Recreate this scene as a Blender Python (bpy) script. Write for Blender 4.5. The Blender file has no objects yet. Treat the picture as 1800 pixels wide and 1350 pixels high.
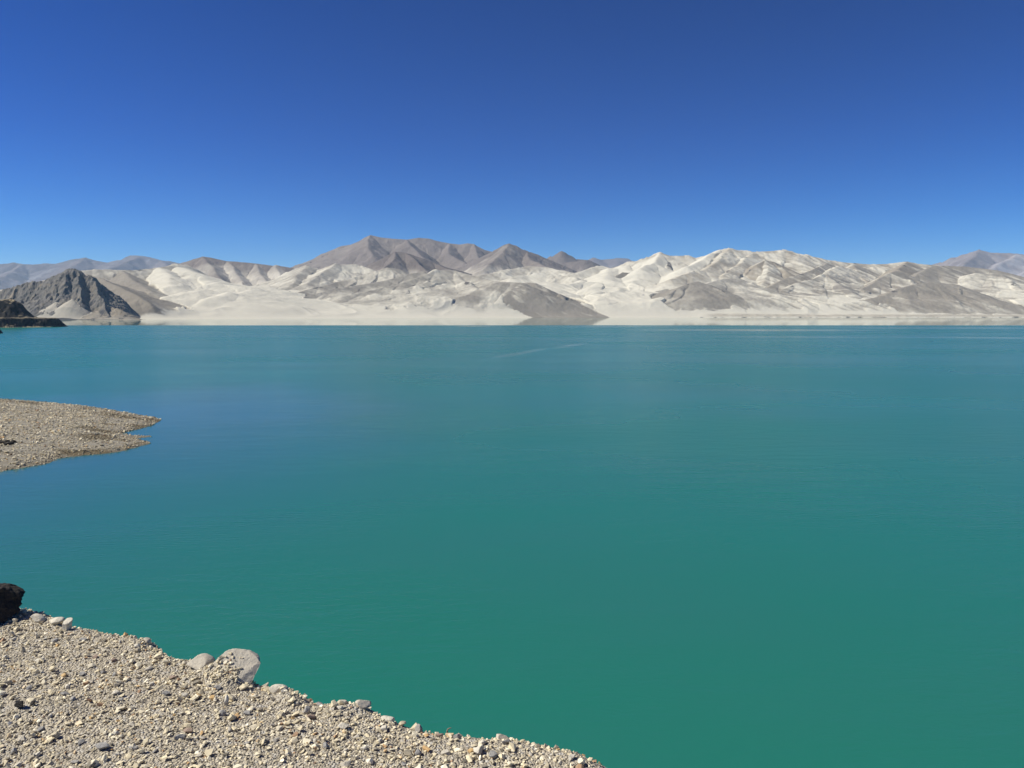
import bpy, bmesh, math, random
import numpy as np
from mathutils import Vector, Matrix

S = bpy.context.scene
COL = S.collection
rng = np.random.default_rng(7)
random.seed(7)

# ------------------------------------------------------------------ camera
CAMZ = 18.0
FPX = 1413.0                       # focal length in photo pixels (1800 wide)
PITCH = math.atan(126.0 / FPX)
cam = bpy.data.cameras.new("camera")
cam.sensor_width = 36.0
cam.lens = 36.0 * FPX / 1800.0
cam.clip_start = 0.1
cam.clip_end = 60000
camo = bpy.data.objects.new("camera", cam)
camo.location = (0, 0, CAMZ)
camo.rotation_euler = (math.pi / 2 - PITCH, 0, 0)
COL.objects.link(camo)
S.camera = camo

# ------------------------------------------------------------------ world, sun, exposure
SUN_EL = math.radians(46)
SUN_AZ = math.radians(-92)         # measured from the view direction (+Y), negative = left
w = bpy.data.worlds.new("World")
S.world = w
w.use_nodes = True
nt = w.node_tree
bg = nt.nodes["Background"]
sky = nt.nodes.new("ShaderNodeTexSky")
sky.sky_type = 'NISHITA'
sky.sun_disc = False
sky.sun_elevation = SUN_EL
sky.sun_rotation = SUN_AZ
sky.altitude = 3300
sky.air_density = 1.0
sky.dust_density = 0.0
sky.ozone_density = 4.0
hs = nt.nodes.new("ShaderNodeHueSaturation"); hs.inputs["Saturation"].default_value = 1.42
gm = nt.nodes.new("ShaderNodeGamma"); gm.inputs[1].default_value = 1.52
nt.links.new(sky.outputs[0], hs.inputs["Color"]); nt.links.new(hs.outputs[0], gm.inputs[0]); nt.links.new(gm.outputs[0], bg.inputs[0])
bg.inputs[1].default_value = 0.032
sun = bpy.data.lights.new("sun", 'SUN')
sun.energy = 5.0
sun.angle = math.radians(0.5)
sun.color = (1.0, 0.955, 0.86)
suno = bpy.data.objects.new("sun", sun)
COL.objects.link(suno)
sd = Vector((math.sin(SUN_AZ) * math.cos(SUN_EL), math.cos(SUN_AZ) * math.cos(SUN_EL), math.sin(SUN_EL)))
suno.rotation_euler = sd.to_track_quat('Z', 'Y').to_euler()
S.view_settings.view_transform = 'Standard'
S.view_settings.look = 'None'
S.view_settings.gamma = 1
S.view_settings.exposure = 0.30
S.render.engine = 'CYCLES'
S.cycles.volume_step_rate = 10
S.cycles.volume_bounces = 1
S.cycles.max_bounces = 6

# ------------------------------------------------------------------ helpers
cp, sp = math.cos(PITCH), math.sin(PITCH)

def ray(px, py):
    u = (px - 900) / FPX
    v = (675 - py) / FPX
    return np.array([u, cp + v * sp, -sp + v * cp])

def at(px, py, D):                 # the point seen at a pixel, D metres ahead
    r = ray(px, py)
    return np.array([0, 0, CAMZ]) + r * (D / r[1])

def on(px, py, z):                 # the point seen at a pixel on the level z
    r = ray(px, py)
    return np.array([0, 0, CAMZ]) + r * ((z - CAMZ) / r[2])

def _hash(ix, iy, seed):
    h = (ix.astype(np.int64) * 374761393 + iy.astype(np.int64) * 668265263 + seed * 1442695041) & 0xffffffff
    h = ((h ^ (h >> 13)) * 1274126177) & 0xffffffff
    h = ((h ^ (h >> 15)) * 2246822519) & 0xffffffff
    return ((h ^ (h >> 16)) & 0xffff) / 65535.0

def perlin(x, y, seed=0):
    ix = np.floor(x); iy = np.floor(y)
    fx = x - ix; fy = y - iy
    u = fx * fx * fx * (fx * (fx * 6 - 15) + 10)
    v = fy * fy * fy * (fy * (fy * 6 - 15) + 10)
    def g(dx, dy):
        a = _hash(ix + dx, iy + dy, seed) * 2 * math.pi
        return np.cos(a) * (fx - dx) + np.sin(a) * (fy - dy)
    a = g(0, 0); b = g(1, 0); c = g(0, 1); d = g(1, 1)
    return ((a + (b - a) * u) + ((c + (d - c) * u) - (a + (b - a) * u)) * v) * 1.5

def fbm(x, y, octv=4, seed=0, gain=0.5):
    s = 0; a = 1; f = 1; t = 0
    for i in range(octv):
        s = s + a * perlin(x * f + 17.3 * i, y * f - 9.1 * i, seed + i)
        t += a; a *= gain; f *= 2.03
    return s / t

def ridged(x, y, octv=4, seed=0, gain=0.5):
    s = 0; a = 1; f = 1; t = 0
    for i in range(octv):
        s = s + a * (1 - 2 * np.abs(perlin(x * f + 7.7 * i, y * f + 3.1 * i, seed + i)))
        t += a; a *= gain; f *= 2.03
    return s / t

def sstep(e0, e1, x):
    t = np.clip((x - e0) / (np.asarray(e1) - e0), 0, 1)
    return t * t * (3 - 2 * t)

def mesh_np(name, V, F, mat=None, smooth=True, attrs=None, parent=None):
    me = bpy.data.meshes.new(name)
    V = np.asarray(V, dtype=np.float32); F = np.asarray(F, dtype=np.int32)
    n, k = F.shape
    me.vertices.add(len(V)); me.vertices.foreach_set("co", V.ravel())
    me.loops.add(n * k); me.loops.foreach_set("vertex_index", F.ravel())
    me.polygons.add(n)
    me.polygons.foreach_set("loop_start", np.arange(0, n * k, k, dtype=np.int32))
    me.polygons.foreach_set("loop_total", np.full(n, k, dtype=np.int32))
    me.update(calc_edges=True)
    me.polygons.foreach_set("use_smooth", np.full(n, smooth, dtype=bool))
    if attrs:
        for an, (dom, arr) in attrs.items():
            a = me.attributes.new(an, 'FLOAT', dom)
            a.data.foreach_set("value", np.asarray(arr, dtype=np.float32).ravel())
    me.validate()
    if mat: me.materials.append(mat)
    o = bpy.data.objects.new(name, me)
    COL.objects.link(o)
    if parent: o.parent = parent
    return o

def grid_faces(ny, nx):
    i = np.arange(ny - 1)[:, None] * nx + np.arange(nx - 1)[None, :]
    return np.stack([i, i + 1, i + nx + 1, i + nx], -1).reshape(-1, 4)

def tag(o, label=None, cat=None, group=None, kind=None):
    if label: o["label"] = label
    if cat: o["category"] = cat
    if group: o["group"] = group
    if kind: o["kind"] = kind
    return o

# ---- node helpers
class N:
    def __init__(s, name):
        s.m = bpy.data.materials.new(name); s.m.use_nodes = True
        s.t = s.m.node_tree; s.b = s.t.nodes["Principled BSDF"]
        s.out = s.t.nodes["Material Output"]
    def new(s, kind, **kw):
        n = s.t.nodes.new(kind)
        for k, v in kw.items(): setattr(n, k, v)
        return n
    def link(s, a, b): s.t.links.new(a, b)
    def val(s, sock, v):
        if isinstance(v, bpy.types.NodeSocket): s.link(v, sock)
        elif isinstance(v, (tuple, list)) and len(v) == 3 and sock.type == 'RGBA': sock.default_value = (*v, 1)
        else: sock.default_value = v
    def attr(s, name):
        return s.new("ShaderNodeAttribute", attribute_name=name).outputs["Fac"]
    def pos(s, scale=(1, 1, 1), loc=(0, 0, 0), rot=(0, 0, 0)):
        g = s.new("ShaderNodeNewGeometry"); m = s.new("ShaderNodeMapping")
        s.link(g.outputs["Position"], m.inputs[0])
        m.inputs[1].default_value = loc; m.inputs[2].default_value = rot; m.inputs[3].default_value = scale
        return m.outputs[0]
    def noise(s, vec, scale=1, detail=4, rough=0.55, dist=0):
        n = s.new("ShaderNodeTexNoise"); s.link(vec, n.inputs["Vector"])
        n.inputs["Scale"].default_value = scale; n.inputs["Detail"].default_value = detail
        n.inputs["Roughness"].default_value = rough; n.inputs["Distortion"].default_value = dist
        return n.outputs["Fac"]
    def math(s, op, a, b=0.0, c=0.0, clamp=False):
        n = s.new("ShaderNodeMath", operation=op, use_clamp=clamp)
        s.val(n.inputs[0], a); s.val(n.inputs[1], b)
        if len(n.inputs) > 2: s.val(n.inputs[2], c)
        return n.outputs[0]
    def mix(s, f, a, b):
        n = s.new("ShaderNodeMix", data_type='RGBA')
        s.val(n.inputs[0], f); s.val(n.inputs[6], a); s.val(n.inputs[7], b)
        return n.outputs[2]
    def step(s, x, lo, hi):
        n = s.new("ShaderNodeMapRange", interpolation_type='SMOOTHSTEP')
        s.val(n.inputs[0], x); n.inputs[1].default_value = lo; n.inputs[2].default_value = hi
        n.inputs[3].default_value = 0; n.inputs[4].default_value = 1
        return n.outputs[0]
    def ramp(s, x, stops):
        n = s.new("ShaderNodeValToRGB"); s.val(n.inputs[0], x)
        e = n.color_ramp.elements
        while len(e) < len(stops): e.new(0.5)
        for i, (p, c) in enumerate(stops):
            e[i].position = p; e[i].color = (*c, 1)
        return n.outputs[0]
    def bump(s, h, dist, strength=1.0, normal=None):
        n = s.new("ShaderNodeBump"); s.link(h, n.inputs["Height"])
        n.inputs["Distance"].default_value = dist; n.inputs["Strength"].default_value = strength
        if normal is not None: s.link(normal, n.inputs["Normal"])
        return n.outputs[0]
    def fin(s, col=None, rough=0.9, normal=None, spec=0.3):
        if col is not None: s.val(s.b.inputs["Base Color"], col)
        s.val(s.b.inputs["Roughness"], rough)
        s.b.inputs["Specular IOR Level"].default_value = spec
        if normal is not None: s.link(normal, s.b.inputs["Normal"])
        return s.m

# ------------------------------------------------------------------ materials
def hill_material(name, sand, grey, brown, dark, fine=0.02, bump=2.0):
    n = N(name)
    fg = n.attr("grey"); fb = n.attr("brown"); fd = n.attr("dark")
    p = n.pos()
    ns = n.noise(p, fine, 5, 0.6)
    nl = n.noise(p, fine * 0.2, 4, 0.55, 0.6)
    v = n.math('MULTIPLY_ADD', ns, 0.5, -0.25)
    g = n.math('ADD', fg, n.math('MULTIPLY', v, 0.55))
    g = n.step(g, 0.08, 0.92)
    sandc = n.mix(nl, sand, tuple(c * 0.90 for c in sand))
    greyc = n.mix(n.step(nl, 0.3, 0.7), grey, tuple(c * 0.78 for c in grey))
    greyc = n.mix(n.step(ns, 0.5, 0.75), greyc, tuple(c * 0.84 for c in grey))
    brownc = n.mix(n.step(nl, 0.3, 0.7), brown, tuple(c * 0.75 for c in brown))
    c = n.mix(fb, greyc, brownc)
    c = n.mix(g, sandc, c)
    c = n.mix(n.step(n.math('ADD', fd, v), 0.35, 0.65), c, dark)
    h = n.math('ADD', n.math('MULTIPLY', ns, fg), n.math('MULTIPLY', nl, 0.8))
    return n.fin(c, 0.95, n.bump(h, bump, 0.7), 0.15)

M_HILL = hill_material("pale_sand_and_scree", (0.61, 0.572, 0.465), (0.27, 0.242, 0.198), (0.33, 0.28, 0.205), (0.11, 0.098, 0.085), 0.03, 1.2)
M_BROWN = hill_material("brown_mountain_rock", (0.50, 0.46, 0.38), (0.225, 0.192, 0.167), (0.165, 0.137, 0.118), (0.095, 0.078, 0.068), 0.012, 9.0)
M_FAR = hill_material("far_mountain_rock", (0.55, 0.55, 0.55), (0.15, 0.125, 0.115), (0.26, 0.20, 0.165), (0.62, 0.64, 0.68), 0.004, 22.0)
M_CRAG = hill_material("dark_crag_rock", (0.44, 0.40, 0.32), (0.17, 0.158, 0.14), (0.25, 0.21, 0.155), (0.075, 0.072, 0.07), 0.06, 4.0)
M_CAPE = hill_material("cape_earth_and_shade", (0.30, 0.245, 0.15), (0.022, 0.020, 0.018), (0.10, 0.085, 0.06), (0.012, 0.011, 0.011), 0.25, 0.6)  # near-black tones paint the shade of the cliff faces; tan is earth

def water_material():
    n = N("turquoise_lake_water")
    p = n.pos()
    sep = n.new("ShaderNodeSeparateXYZ"); g = n.new("ShaderNodeNewGeometry")
    n.link(g.outputs["Position"], sep.inputs[0])
    X, Y = sep.outputs[0], sep.outputs[1]
    # calm band along the far shore, its near edge a nearly straight line
    we = n.noise(n.pos((0.0012, 0.0012, 1)), 1, 3)
    edge = n.math('SUBTRACT', Y, n.math('MULTIPLY_ADD', we, 60, 1085))
    calm = n.step(edge, -6, 14)
    # calm slicks, long and thin: centre, half length, half width, slant, strength
    wn = n.math('MULTIPLY_ADD', n.noise(n.pos((0.012, 0.03, 1)), 1, 4, 0.6), 1.8, -0.9)
    slf = None
    for cx, cy, rx, ry, sl, st in ((258, 820, 125, 40, -0.06, 0.5), (215, 588, 62, 16, -0.10, 0.3), (350, 570, 95, 26, -0.16, 0.38), (490, 930, 130, 45, 0.0, 0.4),
                                   (5, 360, 15, 15, 3.3, 0.32), (-48, 1045, 30, 22, 0.0, 0.9), (32, 437, 13, 15, 2.9, 0.32), (110, 1010, 120, 12, 0.1, 0.5)):
        ex = n.math('MULTIPLY', n.math('SUBTRACT', X, cx), 1 / rx)
        ey = n.math('MULTIPLY', n.math('SUBTRACT', n.math('SUBTRACT', Y, cy), n.math('MULTIPLY', n.math('SUBTRACT', X, cx), sl)), 1 / ry)
        q = n.math('ADD', n.math('ADD', n.math('MULTIPLY', ex, ex), n.math('MULTIPLY', ey, ey)), wn)
        q = n.math('MULTIPLY', n.math('SUBTRACT', 1.0, n.step(q, -0.3, 1.6)), st)
        slf = q if slf is None else n.math('MAXIMUM', slf, q)
    # sheltered calm water round the gravel spit
    dx = n.math('MULTIPLY', n.math('ADD', X, 66), 1 / 42.0)
    dy = n.math('MULTIPLY', n.math('SUBTRACT', Y, 112), 1 / 80.0)
    rr = n.math('SQRT', n.math('ADD', n.math('MULTIPLY', dx, dx), n.math('MULTIPLY', dy, dy)))
    rr = n.math('ADD', rr, n.math('MULTIPLY_ADD', n.noise(n.pos((0.03, 0.03, 1)), 1, 4), 0.9, -0.45))
    shel = n.math('SUBTRACT', 1.0, n.step(rr, 0.2, 1.6))
    patch = n.noise(n.pos((0.006, 0.012, 1), (1, 5, 0)), 1, 4, 0.55)
    smooth = n.math('MAXIMUM', calm, slf)
    rough_rip = n.math('MULTIPLY_ADD', patch, -0.14, 0.335)
    rough_rip = n.math('SUBTRACT', rough_rip, n.math('MULTIPLY', shel, 0.09))
    n1 = n.new("ShaderNodeMix", data_type='FLOAT')
    n.val(n1.inputs[0], smooth); n.val(n1.inputs[2], rough_rip); n.val(n1.inputs[3], 0.035)
    big = n.noise(n.pos((0.02, 0.03, 1)), 1, 3)
    c = n.mix(n.step(big, 0.3, 0.7), (0.013, 0.153, 0.106), (0.019, 0.146, 0.112))
    c = n.mix(shel, c, (0.028, 0.118, 0.118))  # bluer body colour paints in sky reflection round the spit
    # ripples
    r1 = n.noise(n.pos((0.9, 1.9, 1), rot=(0, 0, 0.35)), 1, 4, 0.65, 0.8)
    r2 = n.noise(n.pos((0.16, 0.45, 1), rot=(0, 0, -0.2)), 1, 3, 0.6)
    h = n.math('ADD', n.math('MULTIPLY', r1, 0.05), n.math('MULTIPLY', r2, 0.10))
    amt = n.math('SUBTRACT', 1.0, smooth)
    amt = n.math('MULTIPLY', amt, n.math('MULTIPLY_ADD', shel, -0.5, 1.0))
    h = n.math('MULTIPLY', h, n.math('MULTIPLY', amt, n.step(n.noise(n.pos((0.012, 0.02, 1), (9, 3, 0)), 1, 4, 0.6), 0.3, 0.75)))
    n.b.inputs["IOR"].default_value = 1.33
    return n.fin(c, n1.outputs[0], n.bump(h, 1.0, 0.9), 0.5)
M_WATER = water_material()

def soil_material():
    n = N("gravelly_soil")
    p = n.pos()
    a = n.noise(p, 4, 5, 0.6); b = n.noise(p, 90, 5, 0.7)
    vo = n.new("ShaderNodeTexVoronoi"); n.link(p, vo.inputs["Vector"]); vo.inputs["Scale"].default_value = 75
    c = n.mix(n.step(a, 0.3, 0.7), (0.60, 0.53, 0.40), (0.52, 0.455, 0.34))
    c = n.mix(n.step(b, 0.35, 0.7), c, (0.26, 0.23, 0.185))
    sc = n.new("ShaderNodeSeparateColor"); n.link(vo.outputs["Color"], sc.inputs[0])
    c = n.mix(n.step(sc.outputs[0], 0.8, 0.95), c, (0.52, 0.49, 0.43))
    h = n.math('ADD', n.math('MULTIPLY', b, 0.010), n.math('MULTIPLY', vo.outputs["Distance"], -0.022))
    return n.fin(c, 0.95, n.bump(h, 1.0, 0.9), 0.1)
M_SOIL = soil_material()

def stone_material(name, wet=False, grain=60.0, mul=1.0):
    n = N(name)
    t = n.attr("tone")
    k = lambda r, g, b: (r * mul * 1.22, g * mul * 1.17, b * mul * 1.02)
    c = n.ramp(t, [(0.0, k(.12, .115, .105)), (0.05, k(.27, .25, .22)), (0.18, k(.46, .42, .34)),
                   (0.52, k(.53, .485, .395)), (0.72, k(.45, .425, .375)), (0.86, k(.66, .62, .53)),
                   (0.925, k(.76, .73, .66)), (0.955, k(.44, .32, .19)), (0.985, k(.30, .215, .165))])
    n.t.nodes[-1]
    p = n.pos()
    f = n.noise(p, grain, 5, 0.65); f2 = n.noise(p, grain * 0.25, 3, 0.6)
    c2 = n.new("ShaderNodeHueSaturation"); n.link(c, c2.inputs["Color"])
    c2.inputs["Saturation"].default_value = 1.12
    n.link(n.math('MULTIPLY_ADD', n.math('ADD', f, f2), 0.40, 0.68), c2.inputs["Value"])
    c = c2.outputs[0]
    if wet:
        wa = n.attr("wet")
        c = n.mix(wa, c, n.mix(0.75, c, (0.10, 0.072, 0.035)))
    return n.fin(c, 0.85, n.bump(f, 0.2 / grain, 0.8), 0.25)
M_STONE = stone_material("bank_gravel_stone")
M_SPITSTONE = stone_material("spit_gravel_stone", True, 4.0, 0.95)

def rock_material(name, c1, c2, grain=18.0, b=0.012, crack=0.0):
    n = N(name)
    p = n.pos()
    f = n.noise(p, grain, 6, 0.65, 0.3); g = n.noise(p, grain * 5, 4, 0.7)
    c = n.mix(n.step(f, 0.3, 0.7), c1, c2)
    c = n.mix(n.step(g, 0.45, 0.8), c, tuple(x * 0.75 for x in c2))
    h = n.math('ADD', n.math('MULTIPLY', f, 1.0), n.math('MULTIPLY', g, 0.35))
    return n.fin(c, 0.85, n.bump(h, b, 0.9), 0.25)
M_BPALE = rock_material("pale_grey_rock", (0.45, 0.41, 0.335), (0.56, 0.50, 0.39))
M_BCREAM = rock_material("cream_rock", (0.66, 0.61, 0.49), (0.54, 0.49, 0.39))
M_BDARK = rock_material("black_brown_rock", (0.030, 0.027, 0.024), (0.05, 0.043, 0.035), 14, 0.03)
M_BGREY = rock_material("grey_rock", (0.27, 0.26, 0.24), (0.37, 0.35, 0.31))
M_BROWNR = rock_material("red_brown_rock", (0.26, 0.19, 0.145), (0.33, 0.25, 0.19))
M_WOOD = rock_material("dry_root", (0.33, 0.27, 0.19), (0.22, 0.17, 0.12), 60, 0.003)

# ------------------------------------------------------------------ ridge fields
def ridge_field(X, Y, ridges, seed=0):
    """Highest of many sloping ridges; also what is exposed on the winner."""
    H = np.full(X.shape, 0.0); G = np.zeros(X.shape); B = np.zeros(X.shape); A = np.zeros(X.shape); DD = np.full(X.shape, 1e4)
    ZR = np.ones(X.shape)
    for ri, rd in enumerate(ridges):
        pts = [at(*p) for p in rd['p']]
        s = rd.get('s', 0.5); L0 = ri * 1371.0
        for a, b in zip(pts[:-1], pts[1:]):
            ab = b[:2] - a[:2]; L = math.hypot(*ab) + 1e-6
            t = np.clip(((X - a[0]) * ab[0] + (Y - a[1]) * ab[1]) / (L * L), 0, 1)
            dx = X - a[0] - t * ab[0]; dy = Y - a[1] - t * ab[1]
            d = np.hypot(dx, dy)
            zr = np.maximum(a[2] + (b[2] - a[2]) * t, 2.0)
            cr = rd.get('c', 1.0)
            # rounded crest, straight flank, concave foot
            dr = np.sqrt(d * d + (6 * cr) ** 2) - 6 * cr
            kk = rd.get('k', 0.4)
            h = zr * ((1 + kk) * np.exp(-s * dr / zr / (1 + kk)) - kk)
            m = h > H
            H[m] = h[m]; G[m] = rd.get('g', 0.5); B[m] = rd.get('b', 0.0)
            A[m] = (L0 + t * L + 0.6 * np.arctan2(dx, -dy) * 60)[m]; DD[m] = d[m]; ZR[m] = zr[m]
            L0 += L
    return H, G, B, A, DD, ZR

LAST = {}
def terrain(name, mat, ridges, pxr, Yr, ncol, nrow, shore, warp=10, wl=180.0, gul=0.12, gl=55.0,
            rough=2.0, rl=40.0, gmix=0.9, label=None, darkf=None, post=None, fade=110.0, base=None):
    px = np.linspace(pxr[0], pxr[1], ncol)
    k = np.linspace(0, 1, nrow) ** 1.25
    u = (px - 900) / FPX
    sh = np.array([shore(p) for p in px])
    Yg = (sh[None, :] - 25) + k[:, None] * (Yr - sh[None, :] + 25)
    Xg = u[None, :] * Yg
    wx = fbm(Xg / wl, Yg / wl, 4, 11) * warp; wy = fbm(Xg / wl + 40, Yg / wl, 4, 12) * warp
    H, G, B, A, DD, ZR = ridge_field(Xg + wx, Yg + wy, ridges)
    LAST['G'] = G
    # gullies running down the flanks
    gn = ridged(A / gl, DD / (gl * 5) + A * 0, 3, 21)
    depth = np.clip(DD * gul, 0, ZR * 0.09) * sstep(6, 50, H)
    Hf = H - depth * (0.5 - 0.5 * gn)
    H2 = Hf + fbm(Xg / rl, Yg / rl, 5, 31, 0.55) * rough * np.clip(H / 40, 0.1, 1) * np.clip(DD / 30, 0.25, 1)
    s = (Yg - sh[None, :])
    bs = np.array([base(p) for p in px])[None, :] if base else 0.035
    if not np.isscalar(fade): fade = np.asarray(fade)[None, :]
    H2 = H2 * sstep(-4, fade, s) + np.clip(s, -30, 0) * 0.05 + np.clip(s, 0, 330) * bs * (1 - 0.95 * sstep(30, 150, H)) - 0.2
    # what lies on top: sand in streaks down the slope and in drifts
    st = fbm(A / (gl * 0.45), DD / (gl * 4), 3, 41)
    dr = fbm(Xg / 170, Yg / 120, 5, 51, 0.55) + 0.45 * fbm(Xg / 55, Yg / 80, 4, 52, 0.6)
    grey = G + st * 0.22 * gmix + dr * 0.62 * gmix - 0.22 * np.clip(DD / (ZR * 1.6 + 20), 0, 1.3)
    dk = np.zeros_like(grey)
    if darkf is not None: dk = darkf(Xg, Yg, H2, A, DD, G)
    if post is not None: H2, grey, B, dk = post(px[None, :] + 0 * Yg, Xg, Yg, H2, grey, B, dk, s)
    V = np.stack([Xg, Yg, H2], -1).reshape(-1, 3)
    o = mesh_np(name, V, grid_faces(nrow, ncol), mat, True,
                {"grey": ('POINT', grey), "brown": ('POINT', B), "dark": ('POINT', dk)})
    tag(o, label, None, None, 'structure')
    return o

def R(pts, D0=None, **kw):
    kw['p'] = [p if len(p) == 3 else (p[0], p[1], D0) for p in pts]
    return kw

def interp(pts):
    xs = [p[0] for p in pts]; ys = [p[1] for p in pts]
    return lambda x: float(np.interp(x + np.linspace(-45, 45, 13), xs, ys).mean())

# ------------------------------------------------------------------ far mountains (blue in the distance)
DF = 12500
far_r = [
    R([(-260, 470), (-120, 452), (-60, 466), (0, 464), (25, 460), (42, 464), (60, 465), (80, 463), (100, 464), (122, 457), (150, 453), (170, 458), (190, 461),
       (210, 456), (228, 449), (246, 450), (262, 452), (285, 458), (310, 461), (380, 474), (470, 480)], DF, s=0.45, g=0.85, c=4),
    R([(150, 453, DF), (120, 475, 11200), (60, 500, 10300)], s=0.45, g=0.9, b=0.2, c=4),
    R([(40, 464, DF), (10, 485, 11200), (-40, 500, 10300)], s=0.45, g=0.8, b=0.2, c=4),
    R([(246, 450, DF), (200, 470, 11400), (150, 492, 10500)], s=0.45, g=0.9, b=0.1, c=4),
    R([(285, 458, DF), (300, 475, 11400), (320, 490, 10600)], s=0.45, g=0.9, b=0.1, c=4),
    R([(1000, 470), (1030, 458), (1045, 452), (1060, 456), (1082, 453), (1105, 454), (1130, 466), (1180, 478)], DF, s=0.45, g=0.9, b=0.4, c=4),
    R([(1600, 480), (1640, 464), (1660, 459), (1675, 453), (1692, 452), (1708, 444), (1722, 438), (1745, 445), (1765, 444), (1790, 445), (1830, 448), (1900, 440), (2000, 455), (2100, 470)], DF - 1500, s=0.42, g=0.8, b=0.9, c=3),
    R([(1722, 438, DF - 1500), (1700, 460, 10200), (1680, 475, 9700)], s=0.45, g=0.8, b=0.6, c=3),
    R([(1790, 445, DF - 1500), (1760, 462, 10200), (1740, 475, 9700)], s=0.45, g=0.6, b=1.0, c=3),
    R([(1850, 446, DF - 1500), (1830, 465, 10200), (1800, 480, 9700)], s=0.45, g=0.6, b=1.0, c=3),
]
def far_snow(X, Y, H, A, DD, G):
    sn = fbm(X / 260, Y / 260, 4, 61)
    return np.where((X < -1500) & (H > 610), -0.15 + sn * 1.3 + (H - 800) / 500, 0.0)
terrain("far_mountains", M_FAR, far_r, (-300, 2100), 14500, 900, 150, lambda p: 9000.0, warp=70, wl=900, gul=0.25, gl=260,
        rough=42, rl=300, gmix=0.4, label="distant blue mountains on the horizon with thin snow patches", darkf=far_snow)

# ------------------------------------------------------------------ brown mountains
DB = 5600
br_r = [
    R([(515, 475), (540, 463), (548, 458), (565, 450), (580, 441), (600, 433), (630, 426), (640, 420), (650, 413), (665, 416), (690, 420), (715, 421),
       (735, 418), (755, 420), (770, 424), (790, 428), (805, 430), (820, 428), (831, 429), (840, 436), (862, 442), (885, 458)], DB, s=0.52, g=0.92),
    R([(650, 413, DB), (645, 432, 5250), (655, 452, 4950)], s=0.5, g=0.95, b=0.3),
    R([(600, 433, DB), (605, 450, 5250), (640, 465, 4950)], s=0.5, g=0.9, b=0.2),
    R([(715, 421, DB), (720, 432, 5300), (745, 452, 5000), (760, 465, 4800)], s=0.5, g=0.95, b=0.5),
    R([(790, 428, DB), (790, 445, 5300), (815, 462, 5000)], s=0.5, g=0.92, b=0.2),
    R([(831, 429, DB), (838, 450, 5300), (850, 466, 5050)], s=0.5, g=0.9, b=0.1),
    R([(830, 470), (862, 448), (880, 437), (896, 428), (905, 431), (925, 440), (945, 447), (962, 454), (990, 466)], 5000, s=0.52, g=0.95, b=0.4),
    R([(896, 428, 5000), (885, 445, 4700), (862, 462, 4450), (845, 475, 4250)], s=0.5, g=0.75, b=0.3),
    R([(925, 440, 5000), (930, 455, 4700), (960, 468, 4450)], s=0.5, g=0.8, b=0.5),
    R([(955, 460), (970, 450), (987, 441), (1003, 449), (1013, 455), (1040, 458), (1060, 468)], 6200, s=0.6, g=0.95, b=0.6),
    R([(990, 462), (1030, 458), (1055, 470), (1080, 480)], 5600, s=0.5, g=0.9, b=0.4),
    # the dark brown cone in front
    R([(640, 480), (672, 462), (682, 454), (697, 442), (716, 444), (740, 452), (765, 462), (790, 472), (830, 482), (860, 490)], 4250, s=0.55, g=1.0, b=1.0, c=0.6),
    R([(697, 442, 4250), (690, 460, 4050), (672, 475, 3900)], s=0.55, g=1.0, b=0.7, c=0.6),
    R([(716, 444, 4250), (735, 462, 4080), (752, 478, 3930)], s=0.55, g=1.0, b=1.0, c=0.6),
    R([(765, 462, 4250), (790, 474, 4080), (800, 482, 3950)], s=0.55, g=1.0, b=0.9, c=0.6),
    R([(310, 470), (318, 463), (330, 460), (345, 455), (358, 451), (372, 453), (400, 459), (430, 461), (450, 463), (470, 466), (500, 469), (520, 472), (560, 480)], 4300, s=0.5, g=0.9, b=0.6),
    R([(358, 451, 4300), (372, 470, 4080), (390, 490, 3880)], s=0.5, g=0.9, b=0.3),
    R([(400, 459, 4300), (415, 480, 4080), (432, 500, 3880)], s=0.5, g=0.75, b=0.2),
    R([(450, 463, 4300), (462, 484, 4080), (470, 505, 3880)], s=0.5, g=0.7, b=0.2),
    R([(485, 466, 4300), (492, 484, 4100), (490, 500, 3900)], s=0.5, g=0.6, b=0.1),
    R([(520, 470, 4300), (535, 485, 4100), (530, 500, 3900)], s=0.5, g=0.55, b=0.1),
]
def br_dark(X, Y, H, A, DD, G):
    return 0.10 + fbm(X / 60, Y / 60, 4, 71) * 0.85 - np.clip(DD / 150, 0, 0.6) + (G > 0.97) * 0.12
def br_post(PX, X, Y, H, grey, B, dk, s):
    low = 1 - sstep(90, 290, H + fbm(X / 200, Y / 200, 4, 81) * 120)
    grey = grey - low * 0.75
    return H, grey, B, dk
terrain("brown_mountains", M_BROWN, br_r, (250, 1150), 6800, 1000, 330, lambda p: 3650.0, warp=26, wl=300, gul=0.12, gl=130,
        rough=13, rl=120, gmix=0.35, label="bare brown mountain massif rising behind the white sand hills", darkf=br_dark, post=br_post)

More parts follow.
